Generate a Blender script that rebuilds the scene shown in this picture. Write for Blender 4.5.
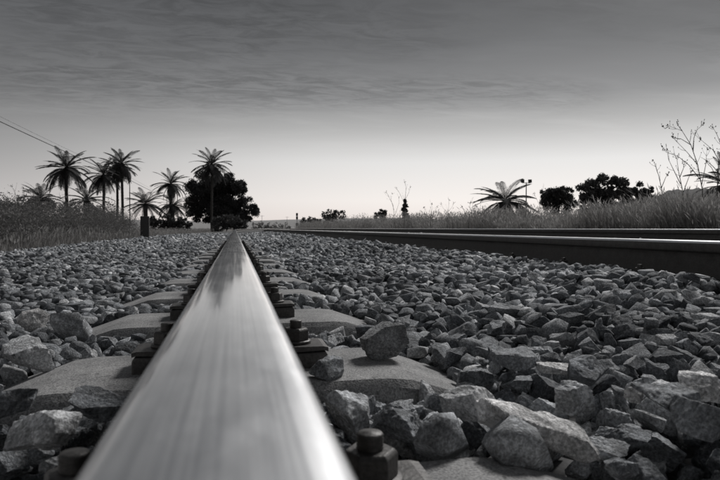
import bpy, bmesh, math, random
import numpy as np
from mathutils import Vector, Matrix, Euler
R = math.radians
random.seed(7); rng = np.random.default_rng(11)
scene = bpy.context.scene
for o in list(bpy.data.objects): bpy.data.objects.remove(o)
COL = scene.collection

# ------------------------------------------------------------------ camera, world, sun, exposure
FPX = 625.0; CAMZ = 0.2425; YAW = R(11.3); PITCH = R(1.07)
cam_d = bpy.data.cameras.new('camera'); cam = bpy.data.objects.new('camera', cam_d); COL.objects.link(cam)
cam.location = (0, 0, CAMZ); cam.rotation_euler = (R(90) - PITCH, 0, -YAW)
cam_d.sensor_width = 23.6; cam_d.lens = FPX / 720 * 23.6
cam_d.clip_start = 0.01; cam_d.clip_end = 9000
cam_d.dof.use_dof = True; cam_d.dof.focus_distance = 1.7; cam_d.dof.aperture_fstop = 10.0
scene.camera = cam

GLOW_AZ = R(34); SUN_AZ, SUN_EL = R(42), R(40)
def build_world():
    w = bpy.data.worlds.new('World'); scene.world = w; w.use_nodes = True
    nt = w.node_tree; N = nt.nodes; L = nt.links; N.clear()
    out = N.new('ShaderNodeOutputWorld'); bg = N.new('ShaderNodeBackground')
    def M(op, a, b=None, c=None):
        m = N.new('ShaderNodeMath'); m.operation = op
        for i, v in enumerate((a, b, c)):
            if v is None: continue
            if isinstance(v, (int, float)): m.inputs[i].default_value = v
            else: L.new(v, m.inputs[i])
        return m.outputs[0]
    def mr(v, a, b, c=0., d=1.):
        r = N.new('ShaderNodeMapRange'); r.interpolation_type = 'SMOOTHSTEP'
        for i, q in enumerate((a, b, c, d)): r.inputs[i + 1].default_value = q
        L.new(v, r.inputs[0]); return r.outputs[0]
    def mix(f, a, b, mode='MIX'):
        m = N.new('ShaderNodeMix'); m.data_type = 'RGBA'; m.blend_type = mode
        for i, v in ((0, f), (6, a), (7, b)):
            if isinstance(v, (int, float)): m.inputs[i].default_value = v
            else: L.new(v, m.inputs[i])
        return m.outputs[2]
    def ramp(v, stops):
        r = N.new('ShaderNodeValToRGB'); r.color_ramp.interpolation = 'LINEAR'; e = r.color_ramp.elements
        while len(e) < len(stops): e.new(.5)
        for k, (p, c) in enumerate(stops): e[k].position = p; e[k].color = (*c, 1)
        L.new(v, r.inputs[0]); return r.outputs[0]
    tc = N.new('ShaderNodeTexCoord'); sp = N.new('ShaderNodeSeparateXYZ'); L.new(tc.outputs['Generated'], sp.inputs[0])
    sx, sy, sz = sp.outputs
    # afterglow low on the horizon under a grey veil that thickens overhead (stops are sines of the elevation, times two)
    el = M('MULTIPLY', M('MAXIMUM', sz, 0.0), 2.0)
    S = lambda deg: 2 * math.sin(R(deg))
    away = ramp(el, [(0, (.54, .50, .485)), (S(3), (.46, .44, .433)), (S(6.2), (.31, .305, .304)), (S(9), (.212, .211, .212)), (S(11.6), (.148, .149, .152)), (S(16), (.095, .097, .101)), (S(21), (.058, .060, .064)), (S(29.9), (.058, .060, .064))])
    glow = ramp(el, [(0, (.78, .70, .66)), (S(2.5), (.86, .81, .775)), (S(6.0), (.73, .72, .71)), (S(9), (.42, .417, .413)), (S(11.6), (.225, .226, .229)), (S(16), (.105, .107, .111)), (S(21), (.058, .060, .064)), (S(29.9), (.058, .060, .064))])
    hl = M('SQRT', M('ADD', M('ADD', M('MULTIPLY', sx, sx), M('MULTIPLY', sy, sy)), 1e-5))
    dot = M('DIVIDE', M('ADD', M('MULTIPLY', sx, math.sin(GLOW_AZ)), M('MULTIPLY', sy, math.cos(GLOW_AZ))), hl)
    base = mix(mr(dot, .55, 1.0), away, glow)
    sky = N.new('ShaderNodeTexSky'); sky.sky_type = 'NISHITA'; sky.sun_disc = False
    sky.sun_elevation = SUN_EL; sky.sun_rotation = SUN_AZ; sky.dust_density = 2.0
    hs = N.new('ShaderNodeHueSaturation'); hs.inputs['Saturation'].default_value = 0.15; L.new(sky.outputs[0], hs.inputs['Color'])
    # thin streaked cloud layer laid on a flat ceiling above the plain
    zc = M('ADD', M('MAXIMUM', sz, 0.0), 0.05)
    cb = N.new('ShaderNodeCombineXYZ'); L.new(M('DIVIDE', sx, zc), cb.inputs[0]); L.new(M('DIVIDE', sy, zc), cb.inputs[1])
    mp = N.new('ShaderNodeMapping'); mp.inputs['Rotation'].default_value = (0, 0, R(-12)); mp.inputs['Scale'].default_value = (0.9, 1.9, 1); mp.inputs['Location'].default_value = (2.9, 1.5, 0)
    L.new(cb.outputs[0], mp.inputs[0])
    def noise(sc, det, ro, di):
        n = N.new('ShaderNodeTexNoise'); n.inputs['Scale'].default_value = sc; n.inputs['Detail'].default_value = det; n.inputs['Roughness'].default_value = ro; n.inputs['Distortion'].default_value = di
        L.new(mp.outputs[0], n.inputs[0]); return n.outputs[0]
    big = mr(noise(.36, 3, .5, .4), .44, .64); rip = mr(noise(5.2, 7, .68, .8), .36, .66)
    cl = M('MULTIPLY', M('MULTIPLY', big, rip), mr(sz, .13, .24))
    base = mix(1.0, base, M('SUBTRACT', 1.0, M('MULTIPLY', cl, 0.40)), 'MULTIPLY')
    brite = M('MULTIPLY', M('MULTIPLY', mr(noise(1.1, 5, .6, .5), .45, .75), mr(sz, .10, .2)), .14)
    base = mix(1.0, base, M('ADD', 1.0, brite), 'MULTIPLY')
    L.new(base, bg.inputs[0]); bg.inputs[1].default_value = 0.68
    bg2 = N.new('ShaderNodeBackground'); L.new(hs.outputs[0], bg2.inputs[0]); bg2.inputs[1].default_value = 0.004
    ad = N.new('ShaderNodeAddShader'); L.new(bg.outputs[0], ad.inputs[0]); L.new(bg2.outputs[0], ad.inputs[1])
    L.new(ad.outputs[0], out.inputs[0])
build_world()
sd = bpy.data.lights.new('sun', 'SUN'); sun = bpy.data.objects.new('sun', sd); COL.objects.link(sun)
sd.energy = 1.5; sd.angle = R(15); sd.color = (1, .985, .975)
sdir = Vector((math.sin(SUN_AZ) * math.cos(SUN_EL), math.cos(SUN_AZ) * math.cos(SUN_EL), math.sin(SUN_EL)))
sun.rotation_euler = (-sdir).to_track_quat('-Z', 'Y').to_euler()
vs = scene.view_settings; vs.view_transform = 'Standard'; vs.look = 'None'; vs.gamma = 1; vs.exposure = 0.6
scene.render.resolution_x, scene.render.resolution_y = 1024, 683

# ------------------------------------------------------------------ helpers
cy_, sy_ = math.cos(YAW), math.sin(YAW)
HZ = 240 - FPX * math.tan(PITCH)      # horizon row in the photograph
def at(px, d):                        # ground-plan point seen at column px, at depth d metres
    x = (px - 360) / FPX * d
    return x * cy_ + d * sy_, -x * sy_ + d * cy_
def zat(py, d): return CAMZ - (py - HZ) / FPX * d
def curve_x(y): return max(0, y - 30) ** 2 / 800.0   # the line bends to the right far away

def mesh_np(name, v, f, mat=None, smooth=False, mats=None, mi=None):
    v = np.asarray(v, dtype=np.float32); f = np.asarray(f, dtype=np.int32)
    me = bpy.data.meshes.new(name); k = f.shape[1]
    me.vertices.add(len(v)); me.vertices.foreach_set('co', v.ravel())
    me.loops.add(f.size); me.loops.foreach_set('vertex_index', f.ravel())
    me.polygons.add(len(f)); me.polygons.foreach_set('loop_start', np.arange(len(f), dtype=np.int32) * k)
    if smooth: me.polygons.foreach_set('use_smooth', np.ones(len(f), dtype=bool))
    me.update(calc_edges=True)
    for m in (mats or ([mat] if mat else [])): me.materials.append(m)
    if mi is not None: me.polygons.foreach_set('material_index', np.asarray(mi, dtype=np.int32))
    me.validate(); return me
def link(name, me, parent=None, loc=None, label=None, cat=None, group=None, kind=None):
    o = bpy.data.objects.new(name, me); COL.objects.link(o)
    if parent is not None: o.parent = parent
    if loc is not None: o.location = loc
    tag(o, label, cat, group, kind); return o
def tag(o, label=None, cat=None, group=None, kind=None):
    for k, v in (('label', label), ('category', cat), ('group', group), ('kind', kind)):
        if v: o[k] = v
def bm_mesh(name, bm, mat, smooth=False):
    me = bpy.data.meshes.new(name); bm.normal_update(); bm.to_mesh(me); bm.free(); me.materials.append(mat)
    if smooth:
        for p in me.polygons: p.use_smooth = True
    return me
def bm_box(bm, x0, x1, y0, y1, z0, z1):
    r = bmesh.ops.create_cube(bm, size=1)
    for v in r['verts']:
        v.co = Vector((x0 + (v.co.x + .5) * (x1 - x0), y0 + (v.co.y + .5) * (y1 - y0), z0 + (v.co.z + .5) * (z1 - z0)))
    return r['verts']
def tube(pts, rads, n=8, cap=True):
    pts = [Vector(p) for p in pts]; V = []; F = []
    for i, p in enumerate(pts):
        t = (pts[min(i + 1, len(pts) - 1)] - pts[max(i - 1, 0)]).normalized()
        a = t.orthogonal().normalized() if abs(t.z) > .99 else t.cross(Vector((0, 0, 1))).normalized()
        b = t.cross(a)
        for k in range(n):
            an = 2 * math.pi * k / n
            V.append(p + (a * math.cos(an) + b * math.sin(an)) * rads[i])
    for i in range(len(pts) - 1):
        for k in range(n):
            k2 = (k + 1) % n
            F.append((i * n + k, i * n + k2, (i + 1) * n + k2, (i + 1) * n + k))
    if cap:
        V.append(pts[0]); V.append(pts[-1]); c0 = len(V) - 2; e = (len(pts) - 1) * n
        for k in range(n):
            k2 = (k + 1) % n
            F.append((c0, k2, k, k)); F.append((c0 + 1, e + k, e + k2, e + k2))
    return [tuple(v) for v in V], F
class Acc:                               # gathers faces (tris stored as degenerate-free lists) for one mesh
    def __init__(s): s.v = []; s.f = []
    def add(s, v, f):
        o = len(s.v); s.v += [tuple(p) for p in v]
        for q in f:
            q = list(dict.fromkeys(q)); s.f.append([i + o for i in q])
    def mesh(s, name, mat, smooth=False):
        me = bpy.data.meshes.new(name); me.from_pydata(s.v, [], s.f); me.materials.append(mat)
        if smooth: me.polygons.foreach_set('use_smooth', np.ones(len(me.polygons), dtype=bool))
        me.update(); return me

class NT:
    def __init__(s, name):
        s.m = bpy.data.materials.new(name); s.m.use_nodes = True
        s.t = s.m.node_tree; s.N = s.t.nodes; s.L = s.t.links
        s.b = s.N['Principled BSDF']; s.pos = None
    def set(s, k, v):
        if hasattr(v, 'is_linked') or hasattr(v, 'links'): s.L.new(v, s.b.inputs[k])
        else: s.b.inputs[k].default_value = v
    def P(s):
        if s.pos is None: s.pos = s.N.new('ShaderNodeNewGeometry')
        return s.pos.outputs['Position']
    def mapv(s, scale, vec=None):
        m = s.N.new('ShaderNodeMapping'); m.inputs['Scale'].default_value = scale; s.L.new(vec or s.P(), m.inputs[0]); return m.outputs[0]
    def noise(s, scale, detail=4, rough=.55, vec=None, dist=0):
        n = s.N.new('ShaderNodeTexNoise'); n.inputs['Scale'].default_value = scale; n.inputs['Detail'].default_value = detail
        n.inputs['Roughness'].default_value = rough; n.inputs['Distortion'].default_value = dist
        s.L.new(vec or s.P(), n.inputs[0]); return n.outputs[0]
    def ramp(s, fac, stops):
        r = s.N.new('ShaderNodeValToRGB'); e = r.color_ramp.elements
        while len(e) < len(stops): e.new(.5)
        for i, (p, c) in enumerate(stops):
            e[i].position = p; e[i].color = (*c, 1) if len(c) == 3 else c
        s.L.new(fac, r.inputs[0]); return r.outputs[0]
    def rng(s, fac, a, b, c, d):
        r = s.N.new('ShaderNodeMapRange')
        for i, v in enumerate((a, b, c, d)): r.inputs[i + 1].default_value = v
        s.L.new(fac, r.inputs[0]); return r.outputs[0]
    def math(s, op, a, b=None):
        m = s.N.new('ShaderNodeMath'); m.operation = op
        for i, v in enumerate((a, b)):
            if v is None: continue
            if isinstance(v, (int, float)): m.inputs[i].default_value = v
            else: s.L.new(v, m.inputs[i])
        return m.outputs[0]
    def mix(s, fac, a, b, mode='MIX'):
        m = s.N.new('ShaderNodeMix'); m.data_type = 'RGBA'; m.blend_type = mode
        for i, v in ((0, fac), (6, a), (7, b)):
            if isinstance(v, (int, float)): m.inputs[i].default_value = v
            elif isinstance(v, tuple): m.inputs[i].default_value = (*v, 1)
            else: s.L.new(v, m.inputs[i])
        return m.outputs[2]
    def bump(s, h, strength, dist):
        b = s.N.new('ShaderNodeBump'); b.inputs['Strength'].default_value = strength; b.inputs['Distance'].default_value = dist
        s.L.new(h, b.inputs['Height']); s.L.new(b.outputs[0], s.b.inputs['Normal'])

def g(v, warm=0.0): return (v * (1 + warm), v, v * (1 - warm))
# ---- stone: per-piece tone, mottling, pale veins, crystalline relief
def stone_mat(name, gain=1.0, pale=False, edges=False):
    m = NT(name); ge = m.N.new('ShaderNodeNewGeometry'); oi = m.N.new('ShaderNodeObjectInfo')
    rnd = m.math('FRACT', m.math('ADD', ge.outputs['Random Per Island'], oi.outputs['Random']))
    if pale: base = m.ramp(rnd, [(0, g(.80, .01)), (1, g(.95, .01))])
    else: base = m.ramp(rnd, [(p_, tuple(v * gain for v in c)) for p_, c in ((0, (.12, .129, .14)), (.25, (.24, .253, .269)), (.6, (.39, .405, .423)), (.85, (.56, .575, .592)), (1, (.78, .785, .79)))])
    big = m.noise(24, 5, .62, dist=.2); fine = m.noise(260, 3, .65); mid = m.noise(80, 6, .7, dist=.3)
    c = m.mix(1, base, m.ramp(big, [(.3, g(.42)), (.5, g(.9)), (.7, g(1.7))]), 'MULTIPLY')
    c = m.mix(1, c, m.ramp(fine, [(.32, g(.5)), (.5, g(.95)), (.68, g(1.7))]), 'MULTIPLY')
    c = m.mix(1, c, m.ramp(m.noise(1.3, 4, .6), [(.36, g(.68)), (.5, g(.95)), (.64, g(1.3))]), 'MULTIPLY')
    c = m.mix(m.rng(mid, .58, .70, 0, .6), c, g(.55))
    c = m.mix(m.rng(m.noise(120, 2, .5), .33, .24, 0, .6), c, g(.07))
    if edges: c = m.mix(m.rng(ge.outputs['Pointiness'], .53, .62, 0, .45), c, g(.62))
    m.set('Base Color', c); m.set('Roughness', .78); m.set('Specular IOR Level', .35)
    h = m.math('ADD', m.math('MULTIPLY', mid, 1.0), m.math('MULTIPLY', fine, .35))
    m.bump(h, .95, .009); return m.m
M_STONE = stone_mat('ballast_stone'); M_STONE1 = stone_mat('near_ballast_stone', edges=True); M_PALE = stone_mat('pale_stone', pale=True); M_DARK = stone_mat('dark_stone', gain=.5)
def concrete_mat():
    m = NT('sleeper_concrete'); a = m.noise(9, 5, .6); b = m.noise(330, 2, .6); v = m.N.new('ShaderNodeTexVoronoi'); v.inputs['Scale'].default_value = 190; m.L.new(m.P(), v.inputs['Vector'])
    c = m.ramp(a, [(.3, g(.22)), (.7, g(.40, .01))])
    c = m.mix(1, c, m.ramp(b, [(.3, g(.5)), (.7, g(1.5))]), 'MULTIPLY')
    c = m.mix(m.rng(v.outputs['Color'], .80, .9, 0, .6), c, g(.10))
    m.set('Base Color', c); m.set('Roughness', .9)
    m.bump(m.math('ADD', b, m.math('MULTIPLY', a, 1.5)), .5, .003); return m.m
M_CONC = concrete_mat()
def rust_mat(name, lo, hi, metal=.3, rough=.62):
    m = NT(name); a = m.noise(30, 6, .65, dist=.5); b = m.noise(240, 3, .6)
    m.set('Base Color', m.mix(1, m.ramp(a, [(.3, g(lo, .06)), (.7, g(hi, .04))]), m.ramp(b, [(.3, g(.7)), (.7, g(1.3))]), 'MULTIPLY'))
    m.set('Metallic', metal); m.set('Roughness', m.rng(a, .3, .7, rough - .12, rough + .15)); m.bump(b, .35, .002); return m.m
M_RUST = rust_mat('rail_rust', .05, .12); M_IRON = rust_mat('fastening_iron', .05, .13, .4, .5)
def polish_mat():
    m = NT('polished_railhead'); st = m.noise(3, 5, .6, vec=m.mapv((150, .9, 20))); sm = m.noise(7, 5, .6, vec=m.mapv((4, 1, 1))); sc = m.noise(60, 4, .6, vec=m.mapv((1, .35, 1)))
    f = m.math('ADD', m.math('MULTIPLY', st, .55), m.math('MULTIPLY', sm, .45))
    m.set('Base Color', m.ramp(f, [(.36, (.60, .61, .63)), (.60, (.93, .935, .94))])); m.set('Metallic', 1.0)
    m.set('Roughness', m.math('ADD', m.rng(f, .35, .65, .34, .44), m.rng(sc, .5, .75, 0, .08)))
    m.set('Coat Weight', .9); m.set('Coat Roughness', m.rng(f, .35, .65, .04, .10)); m.set('Coat IOR', 1.6)
    m.bump(st, .05, .0006); return m.m
M_POL = polish_mat()
def ground_mat():
    m = NT('dry_earth'); a = m.noise(.35, 6, .6); b = m.noise(12, 5, .6)
    m.set('Base Color', m.mix(1, m.ramp(a, [(.3, g(.10, .05)), (.7, g(.19, .06))]), m.ramp(b, [(.3, g(.65)), (.7, g(1.3))]), 'MULTIPLY')); m.set('Roughness', .95)
    m.bump(b, .7, .05); return m.m
M_EARTH = ground_mat()
def bed_mat():
    m = NT('ballast_bed'); v = m.N.new('ShaderNodeTexVoronoi'); v.inputs['Scale'].default_value = 15; m.L.new(m.P(), v.inputs['Vector']); b = m.noise(80, 4, .6)
    c = m.ramp(v.outputs['Color'], [(0, g(.07)), (.6, g(.15)), (1, g(.28))])
    m.set('Base Color', m.mix(1, c, m.ramp(b, [(.3, g(.6)), (.7, g(1.3))]), 'MULTIPLY')); m.set('Roughness', .9)
    m.bump(m.math('SUBTRACT', 1.0, v.outputs['Distance']), 1, .05); return m.m
M_BED = bed_mat()
def leaf_mat(name, lo, hi, warm=.04, trans=.25):
    m = NT(name); ge = m.N.new('ShaderNodeNewGeometry')
    c = m.ramp(ge.outputs['Random Per Island'], [(0, g(lo, warm)), (.7, g((lo + hi) / 2, warm)), (1, g(hi, warm))])
    m.set('Base Color', c); m.set('Roughness', .75); m.set('Specular IOR Level', .3)
    tr = m.N.new('ShaderNodeBsdfTranslucent'); m.L.new(c, tr.inputs[0]); ms = m.N.new('ShaderNodeMixShader'); ms.inputs[0].default_value = trans
    o = m.N['Material Output']; m.L.new(m.b.outputs[0], ms.inputs[1]); m.L.new(tr.outputs[0], ms.inputs[2]); m.L.new(ms.outputs[0], o.inputs[0]); return m.m
M_DRY = leaf_mat('dry_grass', .12, .42, .03, .4); M_SCRUB = leaf_mat('scrub_leaf', .10, .30, .02); M_PALM = leaf_mat('palm_leaf', .06, .14, .0)
M_SEED = leaf_mat('seed_heads', .35, .6, .02, .4); M_PINE = leaf_mat('pine_leaf', .04, .11, .0, .15); M_TREE = leaf_mat('tree_leaf', .06, .15, .0); M_STALK = leaf_mat('dry_stalk', .08, .14, .05, .1)
def bark_mat(name, v):
    m = NT(name); a = m.noise(6, 5, .6, vec=m.mapv((1, 1, 3))); m.set('Base Color', m.ramp(a, [(.3, g(v * .6, .05)), (.7, g(v * 1.3, .05))])); m.set('Roughness', .9); m.bump(a, .8, .05); return m.m
M_BARK = bark_mat('palm_bark', .07); M_BARK2 = bark_mat('tree_bark', .05)
def plain(name, col, rough=.7, metal=0):
    m = NT(name); a = m.noise(25, 4, .6); m.set('Base Color', m.mix(1, (*col,), m.ramp(a, [(.3, g(.75)), (.7, g(1.2))]), 'MULTIPLY')); m.set('Roughness', rough); m.set('Metallic', metal); return m.m
M_WIRE = plain('wire_black', g(.02)); M_POLE = plain('weathered_wood', g(.08, .05)); M_POST = plain('weathered_post', g(.055)); M_STEEL = plain('mast_steel', g(.10), .5, .5)
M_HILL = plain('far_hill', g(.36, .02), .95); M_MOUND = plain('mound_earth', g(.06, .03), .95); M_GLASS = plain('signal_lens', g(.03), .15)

# ------------------------------------------------------------------ ground, hills
GZ = -0.16
S = 4500
link('ground', mesh_np('ground', [(-S, -S, GZ - .06), (S, -S, GZ - .06), (S, S, GZ - .06), (-S, S, GZ - .06)], [(0, 1, 2, 3)], M_EARTH), kind='structure')
def ridge(name, px0, px1, d, prof, mat, depth):
    n = 90; V = []; F = []
    for i in range(n + 1):
        t = i / n; px = px0 + (px1 - px0) * t; z = prof(t) * d / FPX
        for j, (dd, k) in enumerate(((0, 0), (.12, .45), (.35, .85), (.55, 1), (.8, .7), (1, 0))):
            x, y = at(px, d + depth * dd); zz = GZ - 1 + (z + 1 - GZ) * k * (1 + depth * dd / d * .5) + (math.sin(i * 1.7 + j) * .02 * z)
            V.append((x, y, zz))
    for i in range(n):
        for j in range(5):
            a = i * 6 + j; F.append((a, a + 6, a + 7, a + 1))
    return link(name, mesh_np(name, V, F, mat, True), kind='structure')
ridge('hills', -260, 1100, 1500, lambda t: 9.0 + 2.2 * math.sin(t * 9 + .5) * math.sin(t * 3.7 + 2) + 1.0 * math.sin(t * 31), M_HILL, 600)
ridge('mound', 640, 880, 46, lambda t: 46 * (1 - math.exp(-t * 24)) * (1 if t < .6 else 1 - (t - .6) * 1.6) + .6 * math.sin(t * 60), M_MOUND, 30)

# ------------------------------------------------------------------ ballast surface
RX = (-0.005, 1.735); CANT = .0105; PAD = .0145                # near and far rail of the track, the far one a touch higher
SX = (4.02, 5.76); SZ = .065                     # second track beyond
S0, SP = .475, .605; NS = 24                       # sleepers
SLEEP_Y = [S0 + SP * i for i in range(NS)]
def target(x, y):                                # level the stones reach
    t = np.interp(x, [-3.6, -2.9, -1.9, -.45, .42, .9, 1.5, 2.2, 2.9, 3.6, 6.2, 6.8], [-.16, -.075, -.03, -.018, -.014, .018, .056, .05, .04, .085, .085, -.12])
    w = .012 * np.sin(x * 5.1 + 1) * np.sin(y * 3.7) + .008 * np.sin(x * 11 + y * 9)
    return t + w
ys = np.concatenate([np.arange(-1.5, 14, .08), np.arange(14, 45, .4), np.arange(45, 420, 5)])
xs = np.concatenate([np.arange(-3.9, 7.0, .08)])
XX, YY = np.meshgrid(xs, ys); ZZ = target(XX, YY) - np.where(YY < 30, .062, .02) + rng.normal(0, .006, XX.shape)
CX = np.maximum(0, YY - 30) ** 2 / 800
V = np.stack([XX + CX, YY, ZZ], -1).reshape(-1, 3); nx = len(xs)
ii, jj = np.meshgrid(np.arange(len(ys) - 1), np.arange(nx - 1), indexing='ij'); a = (ii * nx + jj).ravel()
bed = link('ballast_bed', mesh_np('ballast_bed', V, np.stack([a, a + 1, a + nx + 1, a + nx], -1), M_BED, True), kind='structure')

# ------------------------------------------------------------------ rails
def rail_profile():
    R_ = [(0, .172), (.010, .1718), (.020, .1712), (.026, .1704), (.0295, .1692), (.0325, .1674), (.0345, .165), (.0356, .1618), (.036, .158), (.0366, .135), (.034, .131), (.0135, .1235), (.0098, .117), (.0083, .105), (.0083, .070), (.0105, .045), (.017, .034), (.035, .0265), (.0735, .0135), (.075, .011), (.075, 0)]
    return R_ + [(-x, z) for x, z in reversed(R_) if x > 0]
PROF = rail_profile(); NPOL = 7
def rail(x0, z0, y0, y1, label):
    ysr = list(np.arange(y0, 10, .25)) + list(np.arange(10, 40, 1.5)) + list(np.arange(40, y1, 6))
    n = len(PROF); V = []; F = []; mi = []
    for y in ysr:
        wob = .0006 * math.sin(y * 1.3 + x0)
        for px, pz in PROF: V.append((x0 + px + wob + curve_x(y), y, z0 + pz))
    for i in range(len(ysr) - 1):
        for k in range(n):
            k2 = (k + 1) % n; F.append((i * n + k, (i + 1) * n + k, (i + 1) * n + k2, i * n + k2))
            mi.append(1 if (k < NPOL or k >= n - NPOL) else 0)
    me = mesh_np('running_rail', V, F, mats=[M_RUST, M_POL], mi=mi, smooth=True)
    bm = bmesh.new(); bm.from_mesh(me)
    bmesh.ops.recalc_face_normals(bm, faces=bm.faces)
    for e in bm.edges:
        if len(e.link_faces) == 2 and e.calc_face_angle() > R(35): e.smooth = False
    bm.to_mesh(me); bm.free()
    return link('running_rail', me, label=label, cat='rail', group='running rails')
rail(RX[0], PAD, -1.5, 400, 'big polished steel rail in the foreground running straight away from the viewer')
rail(RX[1], CANT + PAD, -1.5, 400, 'bright topped steel rail crossing the right side in front of the other rail')
rail(SX[0], SZ, -1.5, 400, 'thin dark rail of the second track just below the right hand grass')
rail(SX[1], SZ - .012, -1.5, 400, 'farthest rail of the second track at the foot of the grass')

# ------------------------------------------------------------------ sleepers with fastenings
BL, BW = .84, .285
def block_mesh():
    bm = bmesh.new(); V = []; nxb = 24; prof = []
    for i in range(nxb + 1):
        x = -BL / 2 + BL * i / nxb; t = max(0, abs(x) - .27) / (BL / 2 - .27)
        prof.append((x, -.050 * t, BW / 2 * (1 - .10 * t)))
    rows = []
    for ib, (x, z, w) in enumerate(prof):
        c1 = .002 * math.sin(ib * 2.3) + .0015 * math.sin(ib * 5.1); c2 = .002 * math.sin(ib * 1.7 + 1)
        sec = [(-w - .03, -.20), (-w - .004, z - .026), (-w + .002 + c1, z - .014), (-w + .014 + c1, z - .003), (-w * .5, z), (0, z + .0005), (w * .5, z), (w - .014 + c2, z - .003), (w - .002 + c2, z - .014), (w + .004, z - .026), (w + .03, -.20)]
        rows.append([bm.verts.new((x, yy, zz)) for yy, zz in sec])
    for i in range(nxb):
        for k in range(10): bm.faces.new((rows[i][k], rows[i + 1][k], rows[i + 1][k + 1], rows[i][k + 1]))
    bm.faces.new(rows[0]); bm.faces.new(list(reversed(rows[-1])))
    bmesh.ops.recalc_face_normals(bm, faces=bm.faces)
    me = bm_mesh('block', bm, M_CONC, True); me.set_sharp_from_angle(angle=R(22)); return me
ME_BLOCK = block_mesh()
bm = bmesh.new(); bm_box(bm, .40, 1.34, -.03, .03, -.13, -.07); ME_TIE = bm_mesh('tie_bar', bm, M_RUST)
def bev(bm, w, seg=2): bmesh.ops.bevel(bm, geom=list(bm.edges), offset=w, segments=seg, profile=.6, affect='EDGES')
def clip_mesh():                                  # clamp bearing on the rail foot and on the block; +x points away from the rail
    bm = bmesh.new(); pr = [(.082, 0), (.157, 0), (.157, .030), (.154, .036), (.082, .034)]
    a = [bm.verts.new((x, -.047, z)) for x, z in pr]; b = [bm.verts.new((x, .047, z)) for x, z in pr]
    for i in range(5): bm.faces.new((a[i], a[(i + 1) % 5], b[(i + 1) % 5], b[i]))
    bm.faces.new(a[::-1]); bm.faces.new(b)
    bmesh.ops.recalc_face_normals(bm, faces=bm.faces); bev(bm, .003); return bm_mesh('clip', bm, M_IRON)
def plate_mesh():
    bm = bmesh.new(); pr = [(.052, .034), (.0765, .029), (.082, .0355), (.152, .0378), (.158, .036), (.158, .043), (.150, .045), (.078, .0452), (.058, .042)]
    n = len(pr); a = [bm.verts.new((x, -.040, z)) for x, z in pr]; b = [bm.verts.new((x, .040, z)) for x, z in pr]
    for i in range(n): bm.faces.new((a[i], a[(i + 1) % n], b[(i + 1) % n], b[i]))
    bm.faces.new(a[::-1]); bm.faces.new(b)
    bmesh.ops.recalc_face_normals(bm, faces=bm.faces); return bm_mesh('clamp_plate', bm, M_IRON)
BXO = .107
def nut_mesh():
    bm = bmesh.new(); r = .0222; zs = [(.0505, r), (.068, r), (.0715, r * .86)]
    rows = [[bm.verts.new((BXO + rr * math.cos(R(60 * k + 15)), rr * math.sin(R(60 * k + 15)), z)) for k in range(6)] for z, rr in zs]
    for i in range(2):
        for k in range(6): bm.faces.new((rows[i][k], rows[i][(k + 1) % 6], rows[i + 1][(k + 1) % 6], rows[i + 1][k]))
    bm.faces.new(rows[-1]); bm.faces.new(rows[0][::-1])
    bmesh.ops.recalc_face_normals(bm, faces=bm.faces); bev(bm, .0014); return bm_mesh('nut', bm, M_IRON)
def lathe(name, prof, mat, n=20):
    V = []; F = []; m = len(prof)
    for r, z in prof:
        for k in range(n): V.append((BXO + r * math.cos(2 * math.pi * k / n), r * math.sin(2 * math.pi * k / n), z))
    for i in range(m - 1):
        for k in range(n): F.append((i * n + k, i * n + (k + 1) % n, (i + 1) * n + (k + 1) % n, (i + 1) * n + k))
    me = mesh_np(name, V, F, mat)
    return me
bp = []
for i in range(7): bp += [(.0108, .0655 + i * .0024), (.0094, .0667 + i * .0024)]
ME_BOLT = lathe('bolt', bp + [(.0108, .0826), (.0092, .0845), (.0001, .0850)], M_IRON)
ME_WASH = lathe('washer', [(.002, .0505), (.025, .0505), (.0262, .049), (.0262, .0455), (.024, .0452)], M_IRON)
ME_CLIP, ME_PLATE, ME_NUT = clip_mesh(), plate_mesh(), nut_mesh()
bm = bmesh.new(); bm_box(bm, -.074, .074, -.08, .08, .006, .0142); ME_PAD = bm_mesh('rail_pad', bm, M_RUST)
ordin = ['nearest', 'second', 'third', 'fourth', 'fifth', 'sixth', 'seventh', 'eighth', 'ninth', 'tenth', 'eleventh', 'twelfth', 'thirteenth', 'fourteenth', 'fifteenth', 'sixteenth', 'seventeenth', 'eighteenth', 'nineteenth', 'twentieth', 'twenty-first', 'twenty-second', 'twenty-third', 'twenty-fourth']
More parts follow.
